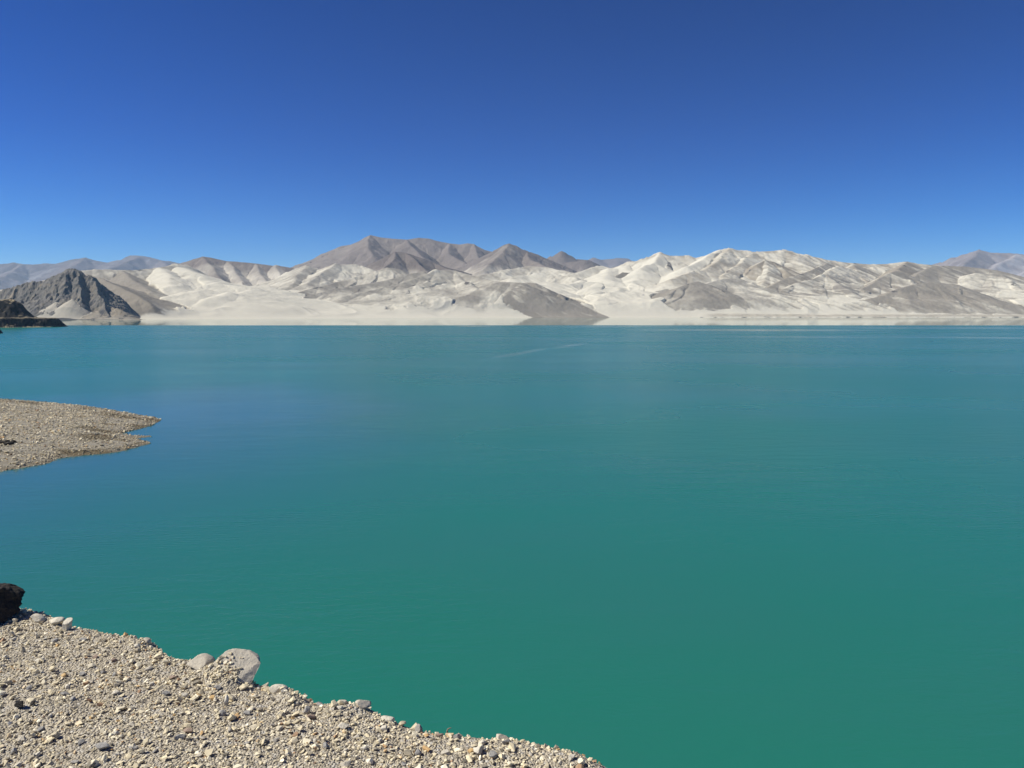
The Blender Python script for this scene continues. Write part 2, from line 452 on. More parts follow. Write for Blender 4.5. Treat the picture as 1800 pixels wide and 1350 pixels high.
# ------------------------------------------------------------------ pale sand hills along the far shore
shore = interp([(-300, 1950), (0, 1960), (190, 1960), (330, 2180), (420, 2270), (600, 2480), (900, 2800), (930, 2830), (1070, 2830), (1240, 2880), (1800, 2950), (2100, 2950)])
sd_r = [
    # left: smooth grey-white hill behind the crag
    R([(60, 500, 2900), (120, 478, 2900), (170, 474, 2950), (240, 475, 3050), (280, 472, 3150), (305, 466, 3250), (330, 468, 3400)], s=0.48, g=0.45),
    R([(150, 481, 2650), (172, 490, 2500), (214, 511, 2350), (245, 529, 2240), (266, 541, 2190)], s=0.5, g=0.95, b=0.25, c=0.5),
    R([(215, 476, 3000), (235, 495, 2800), (258, 515, 2600), (266, 522, 2520)], s=0.42, g=0.75, b=0.1),
    R([(280, 472, 3150), (300, 490, 2950), (300, 510, 2750)], s=0.4, g=0.05, c=3),
    R([(305, 470, 3250), (345, 484, 3100), (380, 503, 2950), (430, 515, 2850), (480, 528, 2750)], s=0.34, g=0.0, c=3),
    R([(250, 548, 2300), (300, 530, 2500), (360, 520, 2700)], s=0.3, g=0.0, c=3),
    R([(350, 545, 2420), (420, 528, 2600), (500, 528, 2800)], s=0.3, g=0.0, c=3),
    R([(430, 505, 3300), (470, 512, 3200), (530, 518, 3050)], s=0.4, g=0.2, c=2),
    # pale ridge behind ridge A
    R([(560, 480, 3900), (590, 465, 3950), (630, 467, 4000), (650, 474, 3950), (690, 490, 3900)], s=0.42, g=0.40),
    R([(590, 463, 3950), (560, 485, 3700), (540, 500, 3450)], s=0.42, g=0.5, b=0.1),
    R([(540, 466, 4000), (522, 485, 3750), (516, 500, 3500)], s=0.42, g=0.6, b=0.1),
    # ridge A with dark rock on it
    R([(504, 534, 2700), (530, 523, 2820), (560, 508, 2950), (592, 496, 3080), (622, 489, 3180), (660, 477, 3320), (682, 470, 3420), (702, 474, 3450), (715, 482, 3420)], s=0.46, g=0.62, b=0.1, c=0.6),
    R([(682, 470, 3420), (705, 482, 3300), (720, 490, 3200)], s=0.45, g=0.75, b=0.1, c=0.6),
    # ridge B
    R([(532, 537, 2640), (565, 524, 2740), (590, 514, 2810), (640, 502, 2930), (690, 490, 3050), (722, 481, 3120), (745, 478, 3180)], s=0.46, g=0.70, c=0.7),
    # ridge C
    R([(602, 536, 2620), (640, 524, 2700), (675, 510, 2790), (706, 499, 2870), (740, 486, 2980), (768, 476, 3060), (800, 476, 3150), (835, 486, 3120), (870, 495, 3080), (920, 498, 3050)], s=0.46, g=0.66, c=0.8),
    R([(655, 540, 2640), (690, 525, 2730), (730, 508, 2820), (770, 490, 2960)], s=0.45, g=0.5, c=1),
    R([(712, 541, 2640), (725, 527, 2720), (760, 512, 2830), (790, 494, 2980)], s=0.45, g=0.7, c=1),
    R([(775, 538, 2700), (800, 524, 2780), (822, 528, 2760)], s=0.5, g=0.9, c=0.8),
    R([(800, 476, 3150), (815, 498, 2980), (840, 512, 2880)], s=0.42, g=0.58, c=1.5),
    R([(835, 530, 2800), (845, 512, 2900), (875, 498, 3020), (895, 500, 3050)], s=0.46, g=0.75, c=0.8),
    R([(620, 548, 2560), (700, 550, 2600), (800, 548, 2700), (880, 548, 2780)], s=0.2, g=-0.3, c=3),
    # the dark triangular headland
    R([(858, 540, 2960), (880, 520, 3000), (905, 506, 3050), (925, 497, 3090), (942, 498, 3080), (975, 514, 3050), (1000, 525, 3015), (1030, 540, 2970), (1056, 552, 2925), (1070, 557, 2895)], s=0.50, k=1.0, g=1.05, b=0.15, c=0.6),
    R([(930, 497, 3090), (952, 515, 3010), (968, 535, 2930), (965, 550, 2875)], s=0.45, k=1.0, g=1.0, b=0.1, c=0.8),
    R([(985, 518, 3005), (1000, 535, 2940), (1015, 551, 2880)], s=0.45, k=1.0, g=1.1, b=0.2, c=0.6),
    # tan rocky hills behind the headland
    R([(840, 485, 3900), (880, 478, 4000), (930, 468, 4150), (960, 470, 4150), (1000, 478, 4050)], s=0.42, g=0.38, b=0.5),
    R([(985, 490, 3800), (1015, 478, 3900), (1040, 472, 3980), (1056, 467, 4050), (1072, 474, 4050), (1090, 484, 3900)], s=0.45, g=0.32, b=0.9),
    R([(900, 488, 3700), (960, 482, 3800), (1010, 488, 3700)], s=0.4, g=0.3, b=0.5),
    # long white sand slope in the middle
    R([(1075, 474, 3950), (1060, 492, 3600), (1040, 510, 3350), (1060, 530, 3050)], s=0.28, g=-0.15, c=4),
    R([(1100, 470, 4000), (1120, 492, 3600), (1110, 512, 3350), (1130, 532, 3080)], s=0.3, g=-0.1, c=4),
    R([(940, 500, 3400), (980, 500, 3500), (1030, 496, 3600)], s=0.3, g=0.1, c=4),
    R([(1082, 486, 3700), (1095, 479, 3750), (1112, 480, 3780)], s=0.6, g=1.0, b=0.3, c=0.5),
    R([(1050, 532, 3050), (1072, 520, 3150), (1110, 520, 3200), (1140, 515, 3250)], s=0.34, g=0.15, c=2),
    R([(1110, 550, 2950), (1150, 534, 3030), (1190, 522, 3100)], s=0.3, g=0.2, c=3),
    # right skyline
    R([(1060, 480), (1075, 471), (1100, 463), (1115, 460), (1140, 453), (1155, 448), (1162, 445), (1180, 450), (1205, 450), (1222, 455), (1235, 451), (1250, 448), (1265, 441),
       (1280, 437), (1300, 442), (1325, 443), (1350, 442), (1380, 440), (1400, 446), (1430, 452), (1460, 458), (1490, 462), (1530, 465), (1560, 464), (1595, 460), (1615, 464), (1640, 466), (1660, 474)], 4100, s=0.46, g=0.42, b=0.75),
    R([(1162, 445, 4100), (1150, 462, 3900), (1125, 474, 3750)], s=0.45, g=0.15, b=0.3, c=1),
    R([(1180, 450, 4100), (1172, 472, 3850)], s=0.5, g=0.8, b=0.2, c=0.6),
    R([(1265, 441, 4100), (1235, 458, 3880), (1205, 472, 3700)], s=0.45, g=0.05, b=0.4, c=1),
    R([(1280, 437, 4100), (1262, 460, 3800), (1240, 475, 3620), (1205, 482, 3520), (1178, 492, 3420)], s=0.44, g=0.45, b=0.9, c=1),
    R([(1325, 443, 4100), (1300, 465, 3800), (1270, 485, 3550)], s=0.44, g=0.5, b=0.8, c=1),
    # grey hill with diagonal streaks
    R([(1162, 538, 3020), (1175, 522, 3080), (1190, 508, 3150), (1212, 498, 3200), (1226, 495, 3220), (1242, 500, 3210), (1262, 512, 3150), (1282, 524, 3080)], s=0.5, g=0.88, b=0.1, c=0.6),
    R([(1226, 495, 3220), (1215, 515, 3120), (1200, 540, 3000)], s=0.5, g=0.8, b=0.2, c=0.6),
    R([(1242, 500, 3210), (1240, 520, 3110), (1222, 545, 2990)], s=0.5, g=0.7, b=0.2, c=0.6),
    R([(1120, 526, 3200), (1150, 518, 3250), (1170, 512, 3280)], s=0.5, g=0.7, c=0.7),
    R([(1242, 500, 3250), (1270, 491, 3350), (1300, 490, 3400), (1320, 510, 3250)], s=0.44, g=0.62, b=0.1, c=1),
    # dark-topped knoll and its neighbours
    R([(1308, 482, 3650), (1330, 466, 3720), (1346, 458, 3780), (1360, 460, 3780), (1380, 478, 3650)], s=0.52, g=0.8, b=0.8, c=0.5),
    R([(1346, 458, 3780), (1352, 480, 3600), (1340, 500, 3430)], s=0.46, g=0.45, b=0.5, c=1),
    R([(1350, 508, 3300), (1368, 496, 3380), (1385, 488, 3440), (1400, 484, 3480), (1430, 474, 3600), (1455, 462, 3850)], s=0.5, g=0.75, b=0.4, c=0.5),
    R([(1345, 530, 3120), (1375, 514, 3200), (1402, 498, 3300), (1420, 494, 3360), (1452, 482, 3480), (1475, 468, 3800)], s=0.46, g=0.5, b=0.1, c=0.8),
    R([(1420, 494, 3360), (1428, 510, 3260), (1440, 530, 3120)], s=0.46, g=0.6, c=1),
    R([(1452, 482, 3480), (1475, 500, 3330), (1500, 520, 3180)], s=0.46, g=0.65, c=1),
    R([(1500, 464, 4000), (1510, 485, 3700), (1530, 500, 3500)], s=0.46, g=0.5, b=0.5, c=1),
    R([(1515, 510, 3300), (1540, 494, 3420), (1562, 480, 3520), (1574, 476, 3560), (1590, 488, 3500), (1605, 500, 3400)], s=0.5, g=0.7, b=0.3, c=0.6),
    R([(1595, 460, 4000), (1580, 474, 3700)], s=0.5, g=0.8, b=0.6, c=0.6),
    # dark grey hill at the right
    R([(1478, 548, 3020), (1505, 538, 3060), (1530, 528, 3110), (1556, 521, 3150), (1580, 508, 3210), (1605, 501, 3260), (1640, 496, 3300), (1682, 501, 3290), (1710, 516, 3210),
       (1740, 534, 3100), (1768, 551, 3010), (1777, 556, 2985)], s=0.5, g=0.92, b=0.25, c=0.7),
    R([(1640, 496, 3300), (1632, 515, 3190), (1615, 538, 3060)], s=0.5, g=0.95, b=0.5, c=0.6),
    R([(1682, 501, 3290), (1690, 522, 3160), (1670, 545, 3020)], s=0.5, g=0.85, b=0.3, c=0.8),
    R([(1605, 501, 3260), (1590, 520, 3150)], s=0.5, g=0.85, b=0.2, c=0.8),
    # big smooth grey hill behind it
    R([(1590, 500, 3500), (1615, 480, 3620), (1640, 468, 3720), (1665, 467, 3750), (1700, 469, 3760), (1750, 475, 3720), (1800, 487, 3640), (1860, 505, 3500), (1950, 530, 3300)], s=0.48, g=0.8, b=0.2),
    R([(1700, 485, 3560), (1740, 479, 3560), (1758, 480, 3540), (1790, 505, 3350), (1815, 530, 3180)], s=0.46, g=0.45, b=0.1, c=1),
    R([(1850, 480, 3700), (1950, 470, 3900), (2100, 480, 3900)], s=0.46, g=0.7, b=0.2),
    # low earthy bank by the water
    R([(1228, 555.5, 2905), (1300, 553, 2915), (1400, 553.5, 2925), (1520, 553, 2930), (1620, 554.5, 2940)], s=0.25, g=0.55, b=1.0, c=0.4),
]
def sd_dark(X, Y, H, A, DD, G):
    n = fbm(X / 28, Y / 28, 4, 91)
    n2 = fbm(X / 120, Y / 120, 3, 92)
    near = np.clip(1 - DD / 45, 0, 1)
    return np.where(G > 0.4, near * (0.25 + n * 0.9 + n2 * 0.9), 0) - 0.15
def sd_post(PX, X, Y, H, grey, B, dk, s):
    G0 = LAST['G']
    grey = grey + 0.16 * sstep(1250, 1420, PX) * sstep(12, 40, H)
    lo = np.interp(PX, [240, 330, 1430, 1560], [2.0, 12.0, 12.0, 3.0]); hi = np.interp(PX, [240, 330, 1430, 1560], [10.0, 34.0, 34.0, 14.0])
    hn = H + fbm(X / 45, Y / 45, 4, 99) * hi * 0.7
    PY = 549 - (H - CAMZ) * FPX / Y
    top = np.interp(PX, [880, 905, 925, 942, 975, 1000, 1030, 1056, 1072], [520, 505, 496, 497, 513, 524, 539, 551, 557])
    left = np.interp(PY, [497, 512, 530, 545, 558], [915, 888, 884, 905, 932]) + fbm(X / 20, Y / 40, 4, 100) * 14
    head = (Y < 3140) * sstep(-4, 5, PX - left) * sstep(-1, 2, PY - top) * (PX < 1072)
    grey = grey * (1 - head) + head * (0.80 + 1.1 * fbm((X + Y) / 22, (X - Y) / 110, 4, 120) + 0.25 * sstep(505, 525, PY))
    grey = grey - (1 - head) * (1 - sstep(lo, hi, hn))
    grey = grey + 0.25 * (1 - sstep(225, 290, PX)) * sstep(10, 45, H)
    grey = grey + 0.75 * sstep(1270, 1400, PX) * sstep(8, 40, H) * (fbm((X + Y) / 34, (X - Y) / 190, 4, 130) - 0.08)
    # fine dune ripples on the open sand
    sandy = 1 - sstep(0.2, 0.6, grey)
    dune = ridged(X / 330 + fbm(X / 260, Y / 260, 2, 95), Y / 210, 2, 96, 0.35)
    H = H + sandy * sstep(0, 160, s) * (dune * 11.0)
    # sharp lee edges of brown stain above the dunes
    grey = grey + sandy * 0.22 * sstep(0.1, 0.6, fbm(X / 130, Y / 70, 4, 97))
    # dark wet strip of rubble at the waterline under the headlands
    strip = (1 - sstep(6, 13, s)) * ((PX > 930) & (PX < 1068) | (PX > 1230) | ((PX > 180) & (PX < 268)))
    dk = np.maximum(dk, strip * (0.30 + fbm(X / 30, Y / 16, 4, 98) * 0.8))
    H = H + np.clip(grey, 0, 1) * fbm(X / 13, Y / 13, 4, 110, 0.6) * 1.5 * sstep(20, 80, s)
    bank = sstep(1210, 1260, PX) * sstep(0, 12, s) * (1 - sstep(30, 70, s))
    H = H + bank * (2.5 + fbm(X / 45, Y / 25, 4, 111, 0.6) * 4.0)
    grey = np.maximum(grey, bank * 0.55); B = np.maximum(B, bank * 0.8)
    return H, grey, B, dk
dshift = interp([(420, 0), (500, 260), (820, 270), (860, 60), (880, 0), (1330, 0), (1350, 120), (1450, 120), (1480, 0)])
for rd in sd_r:
    rd['p'] = [(x, y, D + dshift(x) * float(np.clip((3600 - D) / 500, 0, 1))) for x, y, D in rd['p']]
terrain("sand_hills", M_HILL, sd_r, (-300, 2100), 4900, 1750, 460, shore, warp=13, wl=190, gul=0.12, gl=60,
        rough=2.8, rl=42, fade=np.interp(np.linspace(-300, 2100, 1750), [480, 640, 860, 960, 1040, 1140], [130, 240, 240, 130, 130, 160]), base=interp([(-300, .05), (230, .05), (300, .06), (450, .09), (820, .095), (900, .05), (980, .015), (1050, .015), (1130, .07), (1300, .075), (1480, .07), (1560, .03), (2100, .03)]), label="white sand hills with grey scree ridges along the far shore", darkf=sd_dark, post=sd_post)

# ------------------------------------------------------------------ dark crag at the left of the far shore
cr_r = [
    R([(-200, 545), (-120, 535), (-40, 527), (0, 518), (30, 508), (60, 499), (74, 500), (90, 491), (110, 482), (121, 476), (130, 475), (137, 479), (150, 487), (163, 489), (170, 494), (176, 510), (186, 530), (192, 545)], 2110, s=1.25, g=1.1, c=0.3),
    R([(121, 476, 2110), (118, 500, 2060), (100, 520, 2035), (96, 528, 2025)], s=1.3, g=1.1, b=0.1, c=0.2),
    R([(137, 479, 2110), (140, 505, 2060), (142, 522, 2030), (143, 532, 2012)], s=1.3, g=1.1, b=0.1, c=0.2),
    R([(74, 500, 2110), (66, 520, 2070), (48, 540, 2025)], s=1.1, g=1.0, b=0.7, c=0.3),
    R([(30, 508, 2110), (20, 528, 2070), (0, 545, 2025)], s=1.1, g=1.0, b=0.7, c=0.3),
    R([(163, 489, 2110), (172, 520, 2050), (190, 548, 1990), (196, 556, 1975)], s=1.3, g=1.05, b=0.1, c=0.2),
    R([(186, 540, 2030), (215, 548, 2010), (245, 556, 1995), (262, 560, 1985)], s=0.5, g=0.75, b=0.9, c=0.3),
]
def cr_post(PX, X, Y, H, grey, B, dk, s):
    n = ridged(X / 26, Y / 26, 5, 101, 0.6)
    rocky = sstep(0.5, 0.9, grey)
    H = H + rocky * n * 8.5 * sstep(5, 30, H) + fbm(X / 9, Y / 9, 3, 102) * 1.6 * rocky * sstep(4, 20, H)
    # sand fans leaning on the foot
    def fan(px0, top, w, dpt=0.55):
        c = at(px0, top, 2010)
        d = np.hypot((X - c[0]), (Y - c[1] ) * 0.9)
        return c[2] - d * dpt
    F = np.maximum.reduce([fan(100, 530, 1, 0.62), fan(127, 525, 1, 0.7), fan(143, 533, 1, 0.75), fan(168, 549, 1, 0.5), fan(60, 548, 1, 0.4), fan(110, 540, 1, 0.42), fan(150, 545, 1, 0.4)])
    F = F + fbm(X / 20, Y / 20, 3, 103) * 1.5
    F = F * np.clip((s - 2) / 30, 0, 1) ** 0.6
    m = F > H
    k = sstep(-0.5, 0.6, F - H)
    H = np.where(m, F, H)
    grey = grey * (1 - k) + 0.0 * k
    dk = np.clip(0.2 + fbm(X / 20, Y / 20, 5, 104, 0.65) * 1.5, 0, 0.8) * (1 - k)
    B = np.where(k > 0.5, 0, np.clip(B + fbm(X / 24, Y / 24, 5, 105, 0.65) * 1.8, 0, 1))
    dk = np.maximum(dk, (1 - sstep(5, 9, s)) * 0.7)
    ed = 1 - sstep(215, 276, PX)
    H = H * ed - 4 * (1 - ed)
    # blend the crag into the shore line
    H = np.where(s < 0, np.minimum(H, s * 0.1), H)
    return H, grey, B, dk
terrain("rocky_hill", M_CRAG, cr_r, (-300, 285), 2330, 620, 260, lambda p: 1945.0, warp=9, wl=60, gul=0.22, gl=22,
        rough=2.5, rl=18, gmix=0.2, label="dark rocky hill with pale sand fans at its foot", post=cr_post, fade=25)

# ------------------------------------------------------------------ cape at the left edge, shade of its steep faces put into the colour
def cape():
    px = np.linspace(-420, 135, 420)
    Yv = np.linspace(860, 1180, 260)
    u = (px - 900) / FPX
    Xg, Yg = u[None, :] * Yv[:, None], Yv[:, None] + 0 * u[None, :]
    PX = px[None, :] + fbm(Xg / 14, Yg / 14, 3, 201) * 4 + 0 * Yg
    # shoreline: near edge of the cape
    near = np.interp(px, [-420, 0, 30, 90, 118, 135], [930, 945, 955, 985, 1010, 1060])[None, :] + fbm(Xg / 25, Yg / 25, 4, 202) * 7
    s = Yg - near
    endf = np.clip((PX - 100) / 19.0, 0, 1)
    bench = np.interp(PX, [-420, 0, 60, 100, 104, 119, 130], [13, 11.4, 11.2, 10.8, 10, 1.2, -3])
    d1 = sstep(4, 15, s + fbm(Xg / 6, Yg / 6, 3, 203) * 3)
    H = 0.9 * sstep(-1, 2, s) - 1.0 + d1 * bench
    mound = np.interp(PX, [-420, -200, -60, 0, 20, 30, 42, 50, 60, 68], [40, 30, 24, 21.2, 22.8, 22.0, 17, 10, 3, 0])
    d2 = sstep(24, 52, s + fbm(Xg / 12, Yg / 12, 3, 204) * 7)
    H = H + d2 * mound * 1.0
    H = H + fbm(Xg / 10, Yg / 10, 5, 205, 0.6) * 1.2 * sstep(1, 6, H)
    H = H * (1 - sstep(1040, 1075, Yg)) - 2 * sstep(1040, 1075, Yg)
    H = np.where(s < -3, -2, H)
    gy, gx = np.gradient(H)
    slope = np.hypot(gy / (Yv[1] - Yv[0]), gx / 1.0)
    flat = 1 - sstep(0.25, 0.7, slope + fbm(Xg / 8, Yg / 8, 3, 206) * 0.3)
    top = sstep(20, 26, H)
    grey = 1.0 - flat * (0.45 + 0.5 * top)  # steep faces take the painted shade, flat ground the tan
    B = np.clip(0.1 + flat * 0.9 + (H < 9) * 0.5 * sstep(-0.1, 0.4, fbm(Xg / 16, Yg / 7, 4, 207)), 0, 1)
    beach = (H > 0.0) & (H < 0.9)
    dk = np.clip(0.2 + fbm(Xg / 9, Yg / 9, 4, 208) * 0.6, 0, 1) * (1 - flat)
    grey = np.where(beach & (PX < 96) & (PX > 8), 0.0, grey)
    o = mesh_np("rocky_cape", np.stack([Xg, Yg, H], -1).reshape(-1, 3), grid_faces(len(Yv), len(px)), M_CAPE, True,
                {"grey": ('POINT', grey), "brown": ('POINT', B), "dark": ('POINT', dk)})
    tag(o, "dark shaded cape with a flat bench and rounded top at the left edge", None, None, 'structure')
cape()

# ------------------------------------------------------------------ water
def water():
    V = [(-26000, -300, 0), (26000, -300, 0), (26000, 9500, 0), (-26000, 9500, 0)]
    o = mesh_np("water", V, [[0, 1, 2, 3]], M_WATER, False)
    tag(o, "turquoise lake water, mirror calm along the far shore", None, None, 'structure')
    b = mesh_np("lake_bed", [(-27000, -400, -6), (27000, -400, -6), (27000, 16000, -6), (-27000, 16000, -6)], [[0, 1, 2, 3]], M_SOIL, False)
    tag(b, "lake bed under the water", None, None, 'structure')
water()

# ------------------------------------------------------------------ stones
def hull_template(seed, flat):
    r = np.random.default_rng(seed)
    n = int(r.integers(11, 17))
    p = r.normal(size=(n, 3)); p /= np.linalg.norm(p, axis=1)[:, None]
    p *= r.uniform(0.75, 1.0, (n, 1))
    p *= np.array([1.0, r.uniform(0.6, 0.95), flat]) * 0.5
    bm = bmesh.new()
    for q in p: bm.verts.new(q)
    g = bmesh.ops.convex_hull(bm, input=bm.verts)
    loose = [v for v in bm.verts if not v.link_faces]
    for v in loose: bm.verts.remove(v)
    bmesh.ops.triangulate(bm, faces=bm.faces)
    bmesh.ops.recalc_face_normals(bm, faces=bm.faces)
    bm.verts.index_update()
    V = np.array([v.co[:] for v in bm.verts]); F = np.array([[v.index for v in f.verts] for f in bm.faces])
    bm.free()
    return V, F
TEMPL = [hull_template(300 + i, f) for i, f in enumerate([.28, .35, .4, .45, .5, .55, .6, .7, .32, .42, .52, .65, .38, .8])]

def rot_mats(n, tilt, r):
    a = r.uniform(0, 2 * math.pi, n); b = r.normal(0, tilt, n); c = r.normal(0, tilt, n)
    ca, sa, cb, sb, cc, sc = np.cos(a), np.sin(a), np.cos(b), np.sin(b), np.cos(c), np.sin(c)
    Rz = np.zeros((n, 3, 3)); Rz[:, 0, 0] = ca; Rz[:, 0, 1] = -sa; Rz[:, 1, 0] = sa; Rz[:, 1, 1] = ca; Rz[:, 2, 2] = 1
    Rx = np.zeros((n, 3, 3)); Rx[:, 1, 1] = cb; Rx[:, 1, 2] = -sb; Rx[:, 2, 1] = sb; Rx[:, 2, 2] = cb; Rx[:, 0, 0] = 1
    Ry = np.zeros((n, 3, 3)); Ry[:, 0, 0] = cc; Ry[:, 0, 2] = sc; Ry[:, 2, 0] = -sc; Ry[:, 2, 2] = cc; Ry[:, 1, 1] = 1
    return Rx @ Ry @ Rz

def scatter_mesh(name, P, size, tone, mat, tilt=0.3, seed=5, wet=None):
    r = np.random.default_rng(seed)
    n = len(P); Rm = rot_mats(n, tilt, r); k = r.integers(0, len(TEMPL), n)
    Vs, Fs, Ts, Ws = [], [], [], []; off = 0
    for j, (tv, tf) in enumerate(TEMPL):
        idx = np.where(k == j)[0]
        if len(idx) == 0: continue
        v = np.einsum('nij,vj->nvi', Rm[idx], tv) * size[idx][:, None, None] + P[idx][:, None, :]
        f = tf[None] + (np.arange(len(idx)) * len(tv))[:, None, None] + off
        Vs.append(v.reshape(-1, 3)); Fs.append(f.reshape(-1, 3)); off += len(idx) * len(tv)
        Ts.append(np.repeat(tone[idx], len(tf)))
        if wet is not None: Ws.append(np.repeat(wet[idx], len(tf)))
    at_ = {"tone": ('FACE', np.concatenate(Ts))}
    if wet is not None: at_["wet"] = ('FACE', np.concatenate(Ws))
    return mesh_np(name, np.concatenate(Vs), np.concatenate(Fs), mat, False, at_)

# ------------------------------------------------------------------ near bank
BZ = 15.8
edge_px = [(0, 1066), (45, 1064), (75, 1076), (105, 1088), (135, 1098), (210, 1112), (262, 1124), (285, 1146), (320, 1156), (350, 1158), (400, 1170), (430, 1186), (462, 1202), (482, 1206),
           (505, 1202), (522, 1212), (545, 1228), (600, 1233), (640, 1232), (665, 1248), (700, 1260), (740, 1272), (800, 1280), (850, 1286), (900, 1287), (960, 1304), (1012, 1318), (1058, 1338), (1100, 1362)]
edge = [on(x + 4, y - 6, BZ)[:2] for x, y in edge_px]
edge = [np.array(p) for p in [(-160, 118), (-90, 62), (-40, 29), (-16, 13.5), (-7.5, 8.2), (-5.0, 6.6)]] + edge + [np.array(p) for p in [(1.3, 3.0), (2.6, 1.9), (5, 0.3), (10, -4), (30, -14), (90, -60)]]
edge = np.array(edge)

def edge_dist(x, y):               # positive on the bank, negative over the water
    best = np.full(x.shape, 1e9); sg = np.ones(x.shape)
    for a, b in zip(edge[:-1], edge[1:]):
        ab = b - a; L2 = ab @ ab
        t = np.clip(((x - a[0]) * ab[0] + (y - a[1]) * ab[1]) / L2, 0, 1)
        dx = x - a[0] - t * ab[0]; dy = y - a[1] - t * ab[1]
        d = np.hypot(dx, dy); m = d < best
        best = np.where(m, d, best)
        cr = ab[0] * (y - a[1]) - ab[1] * (x - a[0])
        sg = np.where(m, np.where(cr < 0, 1, -1), sg)
    return best * sg

MOUNDS = [(*on(px, py, BZ)[:2], mr, mh) for px, py, mr, mh in ((372, 1184, 0.10, 0.05), (405, 1206, 0.07, 0.05), (515, 1222, 0.09, 0.035), (240, 1130, 0.12, 0.03), (600, 1245, 0.10, 0.03), (60, 1085, 0.15, 0.03), (1000, 1330, 0.10, 0.02))]

def bank_h(x, y, d=None):
    if d is None: d = edge_dist(x, y)
    base = BZ + fbm(x / 1.3, y / 1.3, 4, 301) * 0.035 + fbm(x / 0.22, y / 0.22, 4, 302, 0.6) * 0.022
    base = base + 0.012 * np.clip(np.abs(x) + np.abs(y) - 8, 0, 60) * fbm(x / 9, y / 9, 3, 303)
    for (mx, my, mr, mh) in MOUNDS:
        base = base + mh * np.exp(-((x - mx) ** 2 + (y - my) ** 2) / mr ** 2)
    lip = sstep(0.0, 0.12, d)
    drop = np.where(d < 0, d * 1.35, 0)
    z = base - (1 - lip) * 0.05 + drop + np.where(d < -0.1, fbm(x / 0.9, y / 0.9, 4, 304) * 0.12 * np.clip(-d, 0, 2), 0)
    return np.maximum(z, -3)

def axis(lo, hi, step, far_lo, far_hi, grow=1.12):
    m = list(np.arange(lo, hi, step)); s = step; x = m[-1]
    while x < far_hi: s *= grow; x += s; m.append(x)
    s = step; x = lo; pre = []
    while x > far_lo: s *= grow; x -= s; pre.append(x)
    return np.array(pre[::-1] + m)
ax = axis(-5.2, 1.8, 0.014, -220, 120); ay = axis(2.6, 7.4, 0.014, -80, 140)
GX, GY = np.meshgrid(ax, ay)
GD = edge_dist(GX, GY)
GZ = bank_h(GX, GY, GD)
keepF = grid_faces(len(ay), len(ax))
zf = GZ.ravel()[keepF].max(1); keepF = keepF[zf > -2.9]
o = mesh_np("ground", np.stack([GX, GY, GZ], -1).reshape(-1, 3), keepF, M_SOIL, True)
tag(o, "gravelly earth bank in the foreground", None, None, 'structure')

def tones(n, r): return r.uniform(0, 1, n)

def in_view(x, y, margin):
    return (y > 2.9 - margin) & (x > -0.66 * y - margin) & (x < 1.6 + margin)

def near_gravel():
    r = np.random.default_rng(11)
    Ps, Ss = [], []
    for n, lo, hi, mg in ((70000, 0.012, 0.026, 0.8), (105000, 0.018, 0.045, 1.5), (9000, 0.044, 0.085, 3.0)):
        x = r.uniform(-6.5, 3.0, n); y = r.uniform(0.8, 9, n)
        d = edge_dist(x, y)
        dens = 0.72 + fbm(x / 0.5, y / 0.5, 3, 311) * 0.95
        if hi > 0.05: dens = 0.5 + fbm(x / 0.8, y / 0.8, 2, 312) * 0.7
        ok = (d > -0.10) & in_view(x, y, mg) & (r.uniform(0, 1, n) < dens)
        x, y, d = x[ok], y[ok], d[ok]
        s = lo + (hi - lo) * r.beta(1.3, 2.6, len(x))
        z = bank_h(x, y, d) + s * r.uniform(0.0, 0.28, len(x))
        Ps.append(np.stack([x, y, z], -1)); Ss.append(s)
    # coarser cover further off and down the slope
    n = 60000; x = r.uniform(-30, 25, n); y = r.uniform(-20, 30, n); d = edge_dist(x, y)
    ok = (d > -6) & ~((d > -0.1) & in_view(x, y, 0.7))
    x, y, d = x[ok], y[ok], d[ok]; s = 0.03 + 0.09 * r.beta(1.2, 3.5, len(x))
    Ps.append(np.stack([x, y, bank_h(x, y, d) + s * 0.05], -1)); Ss.append(s)
    OR = np.array(ON_ROCK); Ps.append(OR[:, :3]); Ss.append(OR[:, 3])
    P = np.concatenate(Ps); s = np.concatenate(Ss)
    o = scatter_mesh("gravel", P, s, tones(len(P), r), M_STONE, 0.38, 12)
    tag(o, "pale angular gravel covering the foreground bank", "gravel", None, 'stuff')

# ------------------------------------------------------------------ single rocks
def rock_mesh(seed, dims, cuts=6, rough=0.06, sub=4, fine=0.035, planes=None, hard=0.97):
    r = np.random.default_rng(seed)
    bm = bmesh.new(); bmesh.ops.create_icosphere(bm, subdivisions=sub, radius=1.0)
    V = np.array([v.co[:] for v in bm.verts]); F = np.array([[v.index for v in f.verts] for f in bm.faces]); bm.free()
    for i in range(cuts):
        n = r.normal(size=3); n /= np.linalg.norm(n); dd = r.uniform(0.48, 0.82)
        k = V @ n; over = k > dd
        V[over] -= np.outer((k[over] - dd) * hard, n)
    for n, dd in (planes or []):
        n = np.array(n, float); n /= np.linalg.norm(n); k = V @ n; over = k > dd
        V[over] -= np.outer((k[over] - dd) * 0.93, n)
    U = V / np.linalg.norm(V, axis=1)[:, None]
    q = fbm(U[:, 0] * 1.7 + seed, U[:, 1] * 1.7 + U[:, 2] * 1.3, 4, seed) * rough
    q2 = fbm(U[:, 0] * 9 + U[:, 2] * 5, U[:, 1] * 9 - U[:, 2] * 4, 4, seed + 3, 0.65) * fine
    V = V * (1 + q + q2)[:, None]
    return V * np.array(dims) * 0.5, F

